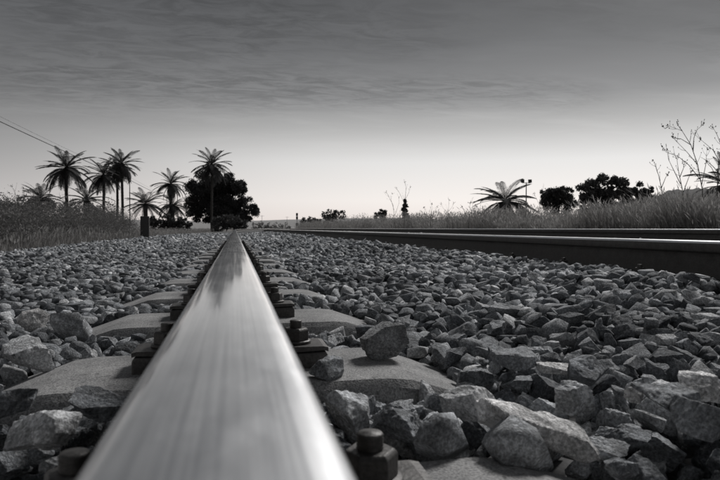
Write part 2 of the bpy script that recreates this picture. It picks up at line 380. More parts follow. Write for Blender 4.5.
for i, y in enumerate(SLEEP_Y):
    s = bpy.data.objects.new('concrete_sleeper', None); COL.objects.link(s); s.location = (0, y, -.2); s.empty_display_size = .1
    lab = f'{ordin[i]} concrete sleeper under the track, counting away from the viewer'
    if i == 1: lab = 'second concrete sleeper from the viewer, with a dark stone resting on it'
    tag(s, lab, 'sleeper', 'concrete sleepers under the track')
    for r_ in (0, 1):
        z = .2 + CANT * r_
        b = link('block', ME_BLOCK, s, (RX[r_], 0, z + .010)); b.rotation_euler.z = R(random.uniform(-1, 1) + 180 * (i % 2))
        if i > 13: continue
        for side in (1, -1):
            if r_ == 1 and side == 1 and i > 3: continue
            c = link('rail_clip', ME_CLIP, s, (RX[r_], random.uniform(-.006, .006), z)); c.rotation_euler.z = 0 if side > 0 else math.pi
            for nm, me in (('clamp_plate', ME_PLATE), ('washer', ME_WASH), ('nut', ME_NUT), ('bolt', ME_BOLT)):
                k = link(nm, me, c)
                if nm == 'nut':
                    an = random.uniform(0, R(60)); k.matrix_local = Matrix.Translation((BXO, 0, 0)) @ Matrix.Rotation(an, 4, 'Z') @ Matrix.Translation((-BXO, 0, 0))
    for r_ in (0, 1): link('rail_pad', ME_PAD, s, (RX[r_], 0, .2 + CANT * r_))
    if i < 14: link('tie_bar', ME_TIE, s, (0, 0, .2))

# ------------------------------------------------------------------ ballast stones
class Rock:
    # crushed stone: a block cut by random planes; three levels of finish
    def __init__(s, seed, shape=None):
        q = np.random.default_rng(seed); n = int(q.integers(7, 11))
        k = np.arange(n) + .5; ph = np.arccos(1 - 2 * k / n); th = math.pi * (1 + 5 ** .5) * k
        nn = np.stack([np.cos(th) * np.sin(ph), np.sin(th) * np.sin(ph), np.cos(ph)], 1) + q.normal(0, .42, (n, 3))
        nn /= np.linalg.norm(nn, axis=1, keepdims=True); nn = nn @ np.linalg.qr(q.normal(size=(3, 3)))[0]
        d = q.uniform(.52, .95, n); B = np.concatenate([np.eye(3), -np.eye(3)]) + q.normal(0, .12, (6, 3)); B /= np.linalg.norm(B, axis=1, keepdims=True)
        s.unit = np.concatenate([nn, B]); s.d = np.concatenate([d, q.uniform(.88, 1.05, 6)])
        s.s = np.array(shape) if shape else np.array([1, q.uniform(.62, .92), q.uniform(.42, .74)])
        if shape: s.d[:n] = q.uniform(.72, .98, n)
        s.n = s.unit / s.s; s.seed = seed; s.cache = {}
        s.w = [(q.normal(0, f, 3), q.uniform(0, 6.3), a) for f, a in [(3, .024)] * 3 + [(8, .011)] * 5 + [(18, .0055)] * 8]
        m = len(s.d); I = [(a, b, c) for a in range(m) for b in range(a) for c in range(b)]; I = np.array(I)
        A = s.unit[I]; ok = np.abs(np.linalg.det(A)) > 1e-3; P = np.linalg.solve(A[ok], s.d[I[ok]][..., None])[..., 0]
        s.corner = P[((P @ s.unit.T) <= s.d + 1e-6).all(1)] * s.s
    def hull(s):
        bm = bmesh.new()
        for p in s.corner: bm.verts.new(p)
        bmesh.ops.remove_doubles(bm, verts=bm.verts, dist=.015)
        r = bmesh.ops.convex_hull(bm, input=bm.verts); bmesh.ops.delete(bm, geom=[g_ for g_ in r['geom_interior'] if isinstance(g_, bmesh.types.BMVert)], context='VERTS')
        bmesh.ops.dissolve_limit(bm, angle_limit=R(4), verts=bm.verts, edges=bm.edges); return bm
    def verts(s, lvl):
        if lvl in s.cache: return s.cache[lvl]
        bm = s.hull()
        if lvl >= 2: bmesh.ops.bevel(bm, geom=list(bm.edges), offset=.022, segments=1 if lvl == 2 else 2, profile=.5, affect='EDGES', clamp_overlap=True)
        bmesh.ops.triangulate(bm, faces=bm.faces)
        if lvl >= 3:
            for _ in range(5 if lvl == 4 else 3):
                lim = .085 if lvl == 4 else .22
                es = [e for e in bm.edges if e.calc_length() > lim]
                if not es: break
                bmesh.ops.subdivide_edges(bm, edges=es, cuts=1); bmesh.ops.triangulate(bm, faces=bm.faces)
            bmesh.ops.beautify_fill(bm, faces=bm.faces, edges=bm.edges)
        bm.verts.index_update(); v = np.array([x.co[:] for x in bm.verts]); f = np.array([[x.index for x in p.verts] for p in bm.faces]); bm.free()
        if lvl >= 3:
            u = v / np.linalg.norm(v, axis=1, keepdims=True)
            v = v + u * sum(a * np.sin(v @ kv + ph) for kv, ph, a in s.w)[:, None]
        s.cache[lvl] = (v, f); return s.cache[lvl]
ROCKS = [Rock(100 + i) for i in range(40)] + [Rock(201, (1, .42, .27)), Rock(202, (1, .75, .22)), Rock(203, (1, .6, .36)), Rock(204, (1, .95, .9)), Rock(205, (1, .8, .66)), Rock(206, (1, .8, .60))]
def rotm(q, tilt=32):
    e = Euler((R(q.normal(0, tilt)), R(q.normal(0, tilt)), q.uniform(0, 6.283)), 'XYZ'); return np.array(Euler((e.x, e.y, 0)).to_matrix()) @ np.array(Matrix.Rotation(e.z, 3, 'Z')) if False else np.array(Matrix.Rotation(e.z, 3, 'Z')) @ np.array(Euler((e.x, e.y, 0)).to_matrix())
CELL = .006; GX0, GX1, GY0, GY1 = -2.7, 3.9, .22, 5.2
gnx, gny = int((GX1 - GX0) / CELL), int((GY1 - GY0) / CELL)
gx = GX0 + (np.arange(gnx) + .5) * CELL; gy = GY0 + (np.arange(gny) + .5) * CELL
GXX, GYY = np.meshgrid(gx, gy)                       # [y, x]
TG = target(GXX, GYY).astype(np.float64)
H = TG - .062
KEEP = np.zeros(H.shape, bool)                       # where no stone may lie
for r_ in (0, 1): KEEP |= np.abs(GXX - RX[r_]) < .082
blkm = np.zeros(H.shape, bool)
for i, y in enumerate(SLEEP_Y):
    for r_ in (0, 1):
        ax = np.abs(GXX - RX[r_]); t = np.maximum(0, ax - .27) / .15
        ins = (ax < BL / 2) & (np.abs(GYY - y) < BW / 2)
        H = np.where(ins, np.maximum(H, .010 - .050 * np.minimum(t, 1) + CANT * r_), H)
        if r_ == 0:
            lim = (np.where(GXX < RX[0], .35, .40) - .02 * (i % 3)) * (1 if i < 3 else .78 - .08 * (i % 4))
            KEEP |= (ax < lim) & (np.abs(GYY - y - .010) < .102 + .012 * math.sin(i * 2.1) - .28 * np.maximum(0, ax - .2) - .012 * max(0, min(i - 1, 5)))
        elif i == 2: KEEP |= (GXX < RX[1] - .14) & (ax < .34) & (np.abs(GYY - y) < .09)
        KEEP |= (ax < .175) & (np.abs(GYY - y) < .065)
fast = None
stones = []                                          # (rock, pos, R, size, pale)
def columns(rk, Rm, size):
    n = rk.n @ Rm.T; d = rk.d * size                 # half-spaces n.x<=d about the stone centre
    rad = size * 1.15; k = int(rad / CELL) + 1; o = np.arange(-k, k + 1) * CELL
    ox, oy = np.meshgrid(o, o); flat = d[:, None, None] - n[:, 0, None, None] * ox - n[:, 1, None, None] * oy
    nz = n[:, 2]; up = nz > 1e-3; dn = nz < -1e-3
    top = np.min(flat[up] / nz[up, None, None], 0); bot = np.max(flat[dn] / nz[dn, None, None], 0)
    return k, top, bot, top > bot
def put(rk, Rm, size, ix, iy, cols, z): 
    k, top, bot, ok = cols
    sl = (slice(iy - k, iy + k + 1), slice(ix - k, ix + k + 1)); h = H[sl]
    h[ok] = np.maximum(h[ok], (z + top)[ok])
def hero(px, py, wpx, ztop_h, rock, rot, tag_=None, H_=.215, pale=False, onz=None, flat=None):
    # a stone seen at (px, py), wpx wide; its centre lies H_ below the lens
    d = H_ * FPX / (py - HZ); x, y = at(px, d); size = wpx / FPX * d / 2 * 1.08
    rk = ROCKS[rock]; Rm = np.array(Euler([R(a) for a in rot]).to_matrix())
    Rm = np.array(Matrix.Rotation(-YAW, 3, 'Z')) @ Rm
    vv = rk.verts(3)[0] @ Rm.T; size = wpx / FPX * d / np.ptp(vv[:, 0] * cy_ - vv[:, 1] * sy_)
    ix, iy = int((x - GX0) / CELL), int((y - GY0) / CELL); cols = columns(rk, Rm, size); k = cols[0]
    z = CAMZ - H_
    if onz is not None: z = onz - float(cols[2][cols[3]].min()) - .001
    if k < ix < gnx - k and k < iy < gny - k:
        put(rk, Rm, size, ix, iy, cols, z)
        sl = (slice(iy - k, iy + k + 1), slice(ix - k, ix + k + 1)); KEEP[sl] |= cols[3]
    stones.append((rock, (x, y, z), Rm, size, pale, tag_))
HERO = [
 (385, 347, 50, 0, 45, (4, -4, 5), 'dark angular stone resting on top of a concrete sleeper', .2125, 'dark', .010),
 (536, 428, 116, 0, 40, (0, 16, -8), 'long pale weathered stone at the lower right, beside the nearest sleeper', .218, True, None),
 (516, 447, 78, 0, 44, (15, 5, 40), None, .226, False, None),
 (470, 406, 66, 0, 9, (0, 5, 10), None, .205, False, None),
 (575, 398, 46, 0, 33, (5, -12, 30), None, .20, False, None),
 (637, 395, 20, 0, 43, (0, 0, 30), 'small whitish cube shaped stone among the dark ballast at right', .195, True, None),
 (671, 398, 58, 0, 11, (-10, 14, 10), None, .19, False, None),
 (703, 388, 46, 0, 16, (0, 5, 0), 'pale stone at the right edge of the picture among dark ones', .19, True, None),
 (701, 415, 62, 0, 17, (10, 10, 70), None, .195, False, None),
 (515, 359, 52, 0, 42, (0, 4, 0), None, .205, False, None),
 (556, 369, 40, 0, 41, (0, 6, 0), 'flat light grey slab of stone lying in the ballast at centre right', .215, True, None),
 (586, 372, 50, 0, 20, (0, 20, 50), None, .20, False, None),
 (35, 320, 30, 0, 21, (30, 30, 10), 'stone with a pale bright face among the ballast at far left', .215, True, None),
 (27, 352, 56, 0, 22, (10, 20, 30), None, .215, False, None),
 (75, 326, 36, 0, 23, (0, 20, 80), None, .215, False, None),
 (45, 432, 70, 0, 24, (0, 8, 12), None, .205, False, None),
 (12, 400, 46, 0, 25, (10, 0, 60), None, .21, False, None),
 (105, 408, 60, 0, 26, (25, 10, 20), None, .215, False, None),
 (352, 413, 46, 0, 27, (15, 25, 60), None, .215, False, None),
 (330, 372, 36, 0, 28, (10, 10, 10), None, .225, False, None),
 (440, 440, 62, 0, 30, (0, 10, 30), None, .225, False, None),
 (14, 381, 40, 0, 32, (5, 8, 15), None, .262, False, None),
 (48, 371, 30, 0, 34, (0, 12, 40), None, .262, False, None),
 (400, 425, 52, 0, 31, (20, 10, 100), None, .225, False, None),
]
for h in HERO: hero(*h[:6], h[6], h[7], h[8], h[9])
# every other stone is dropped, one after another, until it rests on the ones below
camx = GXX * cy_ - GYY * sy_; camd = GXX * sy_ + GYY * cy_
VIS = (camd > .28) & (np.abs(camx) < camd * .60 + .22) & (camd < 4.9)
def fill(n_try, lo, hi, over, need):
    placed = 0
    for _ in range(200):
        open_ = np.argwhere(VIS & ~KEEP & (H < TG - need))
        if len(open_) < 40 or n_try <= 0: break
        m = min(len(open_) // 60 + 10, n_try, 500); pick = open_[rng.integers(0, len(open_), m)]; n_try -= m; hit = 0
        for iy, ix in pick:
            if H[iy, ix] > TG[iy, ix] - need: continue
            best = None
            for c in range(2 if hi < .03 else 3):
                ri = int(rng.integers(0, 40)); size = float(np.clip(rng.lognormal(math.log(.0285), .36), lo, hi)); Rm = rotm(rng)
                cols = columns(ROCKS[ri], Rm, size); k = cols[0]
                jx, jy = int(ix + rng.integers(-3, 4)), int(iy + rng.integers(-3, 4))
                if not (k < jx < gnx - k and k < jy < gny - k): continue
                sl = (slice(jy - k, jy + k + 1), slice(jx - k, jx + k + 1)); ok = cols[3]
                if (KEEP[sl] & ok).mean() > .0 and (KEEP[sl] & ok).sum() > .06 * ok.sum(): continue
                hh = H[sl]; gap = (hh - cols[2])[ok]
                z = float(np.percentile(gap, 93))         # settled in, corners biting a little
                if z + cols[1][ok].max() > TG[jy, jx] + over: continue
                sc = z - TG[jy, jx] - size * .35
                if best is None or sc < best[0]: best = (sc, ri, Rm, size, jx, jy, cols, z)
            if best is None: continue
            _, ri, Rm, size, jx, jy, cols, z = best
            put(ROCKS[ri], Rm, size, jx, jy, cols, z); hit += 1
            stones.append((ri, (gx[jx], gy[jy], z), Rm, size, False, None))
        placed += hit
    return placed
fill(14000, .020, .062, .032, .012)
fill(9000, .014, .028, .024, .016)
fill(6000, .009, .016, .016, .020)
# which show largest
def score(st):
    ri, p, Rm, size, pale, tg = st
    d = p[0] * sy_ + p[1] * cy_; xx = p[0] * cy_ - p[1] * sy_
    if d < .3: return 0
    px = 360 + xx / d * FPX; py = HZ + (CAMZ - p[2]) / d * FPX
    if not (-20 < px < 740 and py < 500): return 0
    ix, iy = int((p[0] - GX0) / CELL), int((p[1] - GY0) / CELL)
    if 0 <= ix < gnx and 0 <= iy < gny and p[2] + size * .25 < H[iy, ix] - .012: return 0
    return size / d
order = sorted(range(len(stones)), key=lambda i: -score(stones[i]))
named = [i for i, s in enumerate(stones) if s[5]]; nset = set(named)
singles = [i for i in order if i not in nset][:300]; sset = set(singles)
hi_meshes = {}
def rock_mesh(ri, sub, pale):
    k = (ri, sub, pale)
    if k not in hi_meshes:
        v, f = ROCKS[ri].verts(sub); hi_meshes[k] = mesh_np('ballast_stone', v, f, (M_DARK if pale == 'dark' else M_PALE) if pale else M_STONE1, True)
        try:
            hi_meshes[k].set_sharp_from_angle(angle=R(24))
        except Exception: pass
    return hi_meshes[k]
for i in named + singles:
    ri, p, Rm, size, pale, tg = stones[i]; dd = math.dist(p, (0, 0, CAMZ))
    o = bpy.data.objects.new('ballast_stone', rock_mesh(ri, 4 if (dd < .95 or tg) else 3, pale)); COL.objects.link(o)
    o.matrix_world = Matrix.Translation(p) @ Matrix(Rm.tolist()).to_4x4() @ Matrix.Scale(size, 4)
    if tg: tag(o, tg, 'stone')
    else: o.parent = bed
def join_stones(lst, name, smooth=False):
    VV = []; FF = []; off = 0
    for ri, p, Rm, size, sub in lst:
        v, f = ROCKS[ri].verts(sub); VV.append(v @ Rm.T * size + np.array(p)); FF.append(f + off); off += len(v)
    me = mesh_np(name, np.concatenate(VV), np.concatenate(FF), M_STONE, smooth)
    return link(name, me, bed, kind='stuff')
lst = []
for i, s in enumerate(stones):
    if i in sset or i in nset: continue
    d = math.dist(s[1], (0, 0, CAMZ)); lst.append((s[0], s[1], s[2], s[3], 2 if (d < 2.0 and score(s) > 0) else 1))
join_stones(lst, 'small_ballast_stones')
# farther off: stones laid close together on the same surface
lst = []
def far(y0, y1, x0, x1, sp, smin, smax, skip):
    for y in np.arange(y0, y1, sp):
        for x in np.arange(x0, x1, sp):
            xx = x + rng.uniform(-.5, .5) * sp; yy = y + rng.uniform(-.5, .5) * sp
            if skip(xx, yy): continue
            if min(abs(xx - q) for q in RX + SX) < .11: continue
            if yy < S0 + SP * NS:
                iy = abs(((yy - S0 + SP / 2) % SP) - SP / 2)
                if abs(xx - RX[0]) < .22 + .1 * math.sin(7 * round((yy - S0) / SP)) and iy < .07: continue
            size = rng.uniform(smin, smax); z = float(target(xx, yy)) - size * .35 + rng.normal(0, .010)
            lst.append((int(rng.integers(0, 40)), (xx + curve_x(yy), yy, z), rotm(rng), size, 1))
def inside(x, y):
    a = x * cy_ - y * sy_; d = x * sy_ + y * cy_
    return .28 < d < 4.9 and abs(a) < d * .60 + .22 and GX0 < x < GX1 - .1 and GY0 < y < GY1
def outview(x, y):
    a = x * cy_ - y * sy_; d = x * sy_ + y * cy_
    return inside(x, y) or abs(a) > d * .66 + .5
far(-.2, 5.2, -2.9, 6.3, .052, .022, .044, outview)
far(5.2, 11, -2.95, 6.3, .056, .024, .048, outview)
far(11, 30, -2.95, 6.3, .105, .04, .08, outview)
join_stones(lst, 'far_ballast_stones')

# ------------------------------------------------------------------ grass and scrub
def blades(n, place, hmin, hmax, width, lean, mat, name, seeds=0, nseg=2):
    P = np.array([place() for _ in range(n)]); hgt = rng.uniform(hmin, hmax, n) * P[:, 3]; w = width * rng.uniform(.6, 1.4, n)
    w = w * (1 + np.hypot(P[:, 0], P[:, 1]) / 38); az = rng.uniform(0, 6.283, n); ln = np.abs(rng.normal(0, lean, n)) * hgt; fa = rng.uniform(0, 3.14, n)
    dx, dy = np.cos(az) * ln, np.sin(az) * ln; wx, wy = np.cos(fa), np.sin(fa); VV = []; FF = []
    for s in range(nseg + 1):
        t = s / nseg; c = np.stack([P[:, 0] + dx * t ** 2, P[:, 1] + dy * t ** 2, P[:, 2] + hgt * (t - .12 * t ** 3)], 1)
        ww = (w * (1 - .75 * t))[:, None] * np.stack([wx, wy, 0 * wx], 1)
        VV += [c - ww, c + ww]
    top = c
    V = np.stack(VV, 1).reshape(-1, 3); k = 2 * (nseg + 1); b = np.arange(n) * k
    for s in range(nseg): FF.append(np.stack([b + 2 * s, b + 2 * s + 1, b + 2 * s + 3, b + 2 * s + 2], 1))
    F = np.concatenate(FF)
    if seeds:                                 # seed heads: small diamond spikes at the tips
        idx = np.where(rng.uniform(size=n) < seeds)[0]; m = len(idx); T = top[idx]; h2 = rng.uniform(.05, .12, m); ww = rng.uniform(.0035, .008, m) * (1 + np.hypot(T[:, 0], T[:, 1]) / 40); o = len(V); q = []
        d2 = np.stack([dx[idx] * .25, dy[idx] * .25, h2], 1)
        for a in (0, 1.57):
            e = np.stack([np.cos(fa[idx] + a) * ww, np.sin(fa[idx] + a) * ww, 0 * ww], 1)
            q += [T - d2 * .2, T + d2 * .4 + e, T + d2, T + d2 * .4 - e]
        V = np.concatenate([V, np.stack(q, 1).reshape(-1, 3)]); bb = o + np.arange(m) * 8
        F = np.concatenate([F, np.stack([bb, bb + 1, bb + 2, bb + 3], 1), np.stack([bb + 4, bb + 5, bb + 6, bb + 7], 1)])
    mi = np.zeros(len(F), dtype=np.int32)
    if seeds: mi[-2 * m:] = 1
    return link(name, mesh_np(name, V, F, mats=[mat, M_SEED], mi=mi), kind='stuff')
def bank(px0, px1, x0, depth, zf=GZ):
    def f():
        while True:
            px = rng.uniform(px0, px1); tn = (px - 360) / FPX; X = x0 + abs(rng.normal(0, depth))
            k = tn * cy_ + sy_                              # X per metre of depth along this column
            if k <= .02: continue
            d = X / k
            if d > 95: continue
            x, y = at(px, d); x += curve_x(y) * .4
            return (x, y, zf, (1 + min(d, 60) / 120) * (1 + .22 * math.sin(y * .8) + .16 * math.sin(y * 2.3 + x) + .12 * math.sin(x * 4.1)) * (1 if rng.uniform() < .93 else 1.15))
    return f
o = blades(85000, bank(246, 790, 6.75, 1.5), .22, .74, .0028, .26, M_DRY, 'dry_grass', .85)
tag(o, 'pale dry grass bank full of seed heads behind the right hand rails', 'grass')
def lbank(px0, px1, x0, depth):
    def f():
        while True:
            px = rng.uniform(px0, px1); tn = (px - 360) / FPX; X = x0 - abs(rng.normal(0, depth)); k = tn * cy_ + sy_
            if k >= -.012: continue
            d = X / k
            if d > 120 or d < 5: continue
            x, y = at(px, d)
            return (x, y, GZ, 1 + .25 * math.sin(y * .55 + 1) + .15 * math.sin(y * 1.9))
    return f
o = blades(30000, lbank(-70, 228, -2.9, 1.5), .05, .36, .0028, .45, M_DRY, 'dry_grass', .3)
tag(o, 'dry grey grass along the left edge of the ballast', 'grass')
def leafy(points, size, n, mat, name, parent=None, flat=.0):
    # points: (centre, radius) lobes filled with leaf-sized quads, thicker towards the skin
    C = []; S_ = []
    tot = sum(r ** 2 for _, r in points)
    for c, r in points:
        m = max(8, int(n * r * r / tot)); u = rng.normal(size=(m, 3)); u /= np.linalg.norm(u, axis=1, keepdims=True)
        C.append(np.array(c) + u * r * np.where(rng.uniform(size=(m, 1)) < .3, rng.uniform(.6, 1.35, (m, 1)), rng.uniform(.1, 1, (m, 1)) ** .45) * np.array([1, 1, .8]))
    C = np.concatenate(C); m = len(C)
    a = rng.normal(size=(m, 3)); a /= np.linalg.norm(a, axis=1, keepdims=True); b = np.cross(a, rng.normal(size=(m, 3))); b /= np.linalg.norm(b, axis=1, keepdims=True)
    s = size * rng.uniform(.5, 1.5, (m, 1)); V = np.stack([C - a * s, C + b * s * .45, C + a * s, C - b * s * .45], 1).reshape(-1, 3)
    F = np.arange(m * 4).reshape(-1, 4); me = mesh_np(name, V, F, mat); return me
# scrub on the left: bushy low growth that reads as one mass
pts = []
for _ in range(330):
    px = rng.uniform(-60, 134); k = (px - 360) / FPX * cy_ + sy_; X = -3.15 - abs(rng.normal(0, 1.3)); d = min(X / k, 60); x, y = at(px, d); r = rng.uniform(.12, .38) * (1 + d / 60)
    pts.append(((x, y, GZ + r * .6 + rng.uniform(0, .34) * (1 + d / 30)), r))
pts += [((c[0], c[1], c[2] + rng.uniform(.1, .3)), r * .5) for c, r in pts[::3]]
sc = link('scrub', leafy(pts, .017, 130000, M_SCRUB, 'scrub'), kind='stuff'); tag(sc, 'low dense grey scrub on the left behind the ballast', 'scrub')

# ------------------------------------------------------------------ palms
def frond_mesh(L, up, droop, hang, seed):
    q = np.random.default_rng(seed); A = Acc(); n = 26; pts = []; rot = up; p = np.array([0., 0.]);
    for i in range(n + 1):
        pts.append(p.copy()); a = up - droop * (i / n) ** 1.4; p = p + L / n * np.array([math.cos(a), math.sin(a)])
    P3 = [(p[0], 0, p[1]) for p in pts]
    v, f = tube(P3[::3] + [P3[-1]] if (n % 3) else P3[::3], list(np.linspace(.035, .006, len(P3[::3]) + (1 if n % 3 else 0))), 4, False); A.add(v, f)
    for i in range(2, n + 1):
        t = i / n; ll = L * .21 * math.sin(math.pi * min(1, .18 + .80 * t)) ** .7 * q.uniform(.8, 1.15); a = up - droop * t ** 1.4
        for s in (-1, 1):
            for hh in (0, .5):
                if i == n and hh: continue
                bx, bz = P3[i][0] + hh * L / n * math.cos(a), P3[i][2] + hh * L / n * math.sin(a)
                fw = .75 + q.uniform(-.1, .1); ex, ez = math.cos(a) * fw * ll, math.sin(a) * fw * ll - hang * ll + .18 * ll
                ey = s * ll * .75; w = .02
                A.add([(bx - w, 0, bz), (bx + w, 0, bz), (bx + ex * .6 + w, ey * .62, bz + ez * .62 + .04 * ll), (bx + ex, ey, bz + ez), (bx + ex * .6 - w, ey * .62, bz + ez * .62 + .04 * ll)], [(0, 1, 2, 3, 4)])
    return A.mesh('frond', M_PALM)
FR = [frond_mesh(3.0, R(30), R(42), .25, 1), frond_mesh(3.0, R(20), R(62), .35, 2), frond_mesh(2.8, R(25), R(28), .2, 3), frond_mesh(2.9, R(10), R(55), .5, 4)]
FDEAD = [frond_mesh(2.2, R(-30), R(60), .5, 5)]
def palm(px, ytop_trunk, d, label, scale=1.0, nf=46, tr=.23, seed=0, group='date palms', lean=0, zbase=GZ - .05, spread=(-58, 58)):
    q = np.random.default_rng(seed + 500); x, y = at(px, d); zt = zat(ytop_trunk, d); hh = zt - zbase
    root = bpy.data.objects.new('palm_tree', None); COL.objects.link(root); root.location = (x, y, zbase); tag(root, label, 'palm', group)
    pts = []; rads = []; n = max(6, int(hh / .22))
    for i in range(n + 1):
        t = i / n; pts.append((lean * t * t + .03 * math.sin(t * 5 + seed), .03 * math.cos(t * 4), hh * t)); rads.append((tr * (1.25 - .35 * min(1, t * 4)) * (1 + .07 * (i % 2)) + (.10 * tr / .23 if t > .93 else 0)))
    A = Acc(); v, f = tube(pts, rads, 10); A.add(v, f); link('trunk', A.mesh('trunk', M_BARK), root)
    tx = pts[-1]
    nf = int(nf * .9)
    for i in range(nf):
        t = (i + .5) / nf; el = R(spread[1]) + (R(spread[0]) - R(spread[1])) * t ** .85 + q.normal(0, .08); me = FR[int(q.integers(0, 4))] if t > .25 else FR[2 if i % 2 else 0]
        az0 = seed * 1.7; o = link('frond', me, root, (tx[0], tx[1], tx[2] + .25 * (1 - t))); az = az0 + i * 2.39996 + q.normal(0, .3)
        o.rotation_euler = Euler((q.normal(0, .12), -(el - R(18)), az), 'XYZ'); s = scale * 1.28 * q.uniform(.85, 1.08) * (1 if .12 < t < .85 else .85); o.scale = (s, s, s)
    for i in range(int(nf * .08)):
        o = link('frond', FDEAD[0], root, (tx[0], tx[1], tx[2] - .15)); o.rotation_euler = (0, R(35 + q.uniform(-10, 15)), q.uniform(0, 6.28)); s = scale * .6; o.scale = (s, s, s)
    return root
palm(67, 169, 77, 'tall date palm with a single trunk, leftmost of the tall palms', .95, 60, .21, 1)
palm(41, 199, 80, 'short date palm at far left whose crown just tops the scrub', .86, 40, .25, 2, spread=(-30, 52))
palm(87, 201, 74, 'low bushy date palm between the two taller palms on the left', .82, 40, .26, 3, spread=(-30, 52))
palm(104, 176, 80, 'medium tall date palm left of the twin trunked pair', .82, 46, .18, 4)
palm(117.5, 170, 84, 'left one of the twin date palms standing close together', .72, 40, .17, 5)
palm(122.5, 165, 82, 'right and taller one of the twin date palms standing close together', .80, 46, .18, 6)
palm(146, 205, 76, 'short date palm with arching fronds behind the dark marker post', .78, 40, .26, 7, spread=(-25, 52))
palm(171, 185, 92, 'round crowned date palm left of the big dark pine', .80, 52, .2, 8)
palm(173, 206, 90, 'low date palm beneath the round crowned palm left of the pine', .76, 44, .26, 9, spread=(-45, 50))
palm(212, 166, 84, 'slender tall date palm rising in front of the dark pine', .85, 50, .15, 10)
palm(505, 202, 58, 'broad young palm with drooping fronds above the grass at right', .92, 46, .28, 12, spread=(-35, 48))
palm(724, 187, 26, 'palm cut off by the right edge of the picture', .42, 34, .2, 13, spread=(-20, 80))

# ------------------------------------------------------------------ broadleaf trees and pine
def tree(name, px, d, lobes, label, cat, mat, leaf, n, trunk_r, ybase=229, group=None):
    x0, y0 = at(px, d); root = bpy.data.objects.new(name, None); COL.objects.link(root); root.location = (x0, y0, GZ - .05); tag(root, label, cat, group)
    k = d / FPX; pts = []
    if name == 'bush': lobes = lobes + [(lx, max(ly + lr, 226), lr) for lx, ly, lr in lobes]
    for lx, ly, lr in lobes:
        for j in range(9):
            an, rr = rng.uniform(0, 6.283), lr * math.sqrt(rng.uniform(0, 1)) * .92; r = rng.uniform(.32, .58) * lr * k
            X, Y = at(lx + rr * math.cos(an), d); dp = rng.uniform(-1, 1) * lr * k
            pts.append(((X - x0 + dp * sy_, Y - y0 + dp * cy_, zat(ly + rr * math.sin(an), d) - GZ + .05), r))
    link('crown', leafy(pts, leaf, n, mat, 'crown'), root)
    A = Acc(); zc = zat(np.mean([l[1] for l in lobes]), d) - GZ
    v, f = tube([(0, 0, 0), (.1, 0, zc * .4), (.05, .05, zc * .8)], [trunk_r * 1.3, trunk_r, trunk_r * .6], 8); A.add(v, f)
    for c, r in pts[::7]:
        b = Vector((.1, .02, zc * random.uniform(.35, .7))); e = Vector(c); mid = (b + e) / 2 + Vector((0, 0, .1 * r))
        v, f = tube([b, mid, e], [trunk_r * .5, trunk_r * .3, trunk_r * .1], 5); A.add(v, f)
    link('trunk', A.mesh('trunk', M_BARK2), root); return root
pine_l = [(203, 186, 13), (218, 187, 13), (233, 183, 10), (196, 205, 11), (210, 203, 14), (226, 200, 15), (240, 195, 10), (243, 186, 6), (249, 212, 8), (240, 211, 10), (228, 214, 10), (200, 216, 9), (214, 216, 9), (254, 209, 4), (222, 178, 6), (192, 188, 5), (236, 222, 7), (226, 206, 12), (204, 196, 12), (219, 208, 12), (244, 219, 7)]
tree('pine_tree', 216, 100, pine_l, 'big dark rounded pine tree at the end of the foreground rail', 'tree', M_PINE, .13, 90000, .3)
tree('bush', 333, 120, [(327, 216, 5), (333, 214, 6), (340, 215, 5), (333, 219, 7)], 'small round dark bush right of the railway signal', 'bush', M_TREE, .22, 2500, .12)
tree('bush', 381, 90, [(377, 216, 3), (382, 213, 4), (384, 216, 4)], 'small dark bush left of the pointed conifer on the skyline', 'bush', M_TREE, .18, 1500, .1)
tree('conifer', 405, 70, [(405, 201, 1.6), (405, 205, 2.4), (405, 210, 3), (405, 216, 3.6)], 'small pointed conifer among the weeds at the centre', 'tree', M_PINE, .12, 1800, .07)
tree('tree', 558, 95, [(549, 194, 7), (558, 191, 8), (567, 194, 7), (558, 199, 10), (550, 205, 9), (566, 205, 9)], 'compact dark round tree just right of the floodlight mast', 'tree', M_PINE, .17, 11000, .2)
tree('tree', 603, 80, [(585, 191, 8), (595, 186, 9), (606, 183, 8), (617, 188, 9), (624, 193, 7), (602, 196, 12), (588, 204, 10), (606, 206, 11), (620, 204, 10)], 'largest leafy tree on the right, with a ragged airy top', 'tree', M_TREE, .17, 13000, .2)
tree('tree', 640, 85, [(630, 192, 5), (639, 190, 6), (649, 191, 5), (634, 199, 8), (646, 200, 8)], 'low pale tree between the largest tree and the mound', 'tree', M_TREE, .16, 5000, .15)
tree('bush', 690, 60, [(686, 208, 7), (696, 206, 7), (678, 210, 6)], 'dark bush before the mound at the right', 'bush', M_TREE, .14, 2500, .1)
tree('bush', 160, 60, [(155, 222, 6), (165, 221, 6), (176, 222, 6), (185, 223, 5)], 'dark bush behind the marker post below the low palms', 'bush', M_PINE, .14, 3500, .08)
tree('bush', 226, 70, [(218, 221, 6), (228, 219, 6), (236, 222, 6), (244, 224, 4)], 'twiggy bush at the foot of the pine beside the rail', 'bush', M_TREE, .12, 3500, .06)
tree('bush', 262, 160, [(256, 226, 4), (262, 225, 4), (268, 226, 4), (274, 226, 4), (281, 227, 4), (288, 227, 4)], 'far low bush right of the pine near the hills', 'bush', M_SCRUB, .2, 1600, .05)
tree('bush', 311, 140, [(303, 221, 3), (309, 220, 3), (315, 221, 3)], 'far low bush between the signal and the short post', 'bush', M_TREE, .22, 1200, .1)
tree('bush', 30, 40, [(20, 205, 9), (34, 204, 9), (48, 208, 9), (8, 210, 9)], 'pale scrubby bush at far left under the short palm', 'bush', M_SCRUB, .07, 5200, .05)
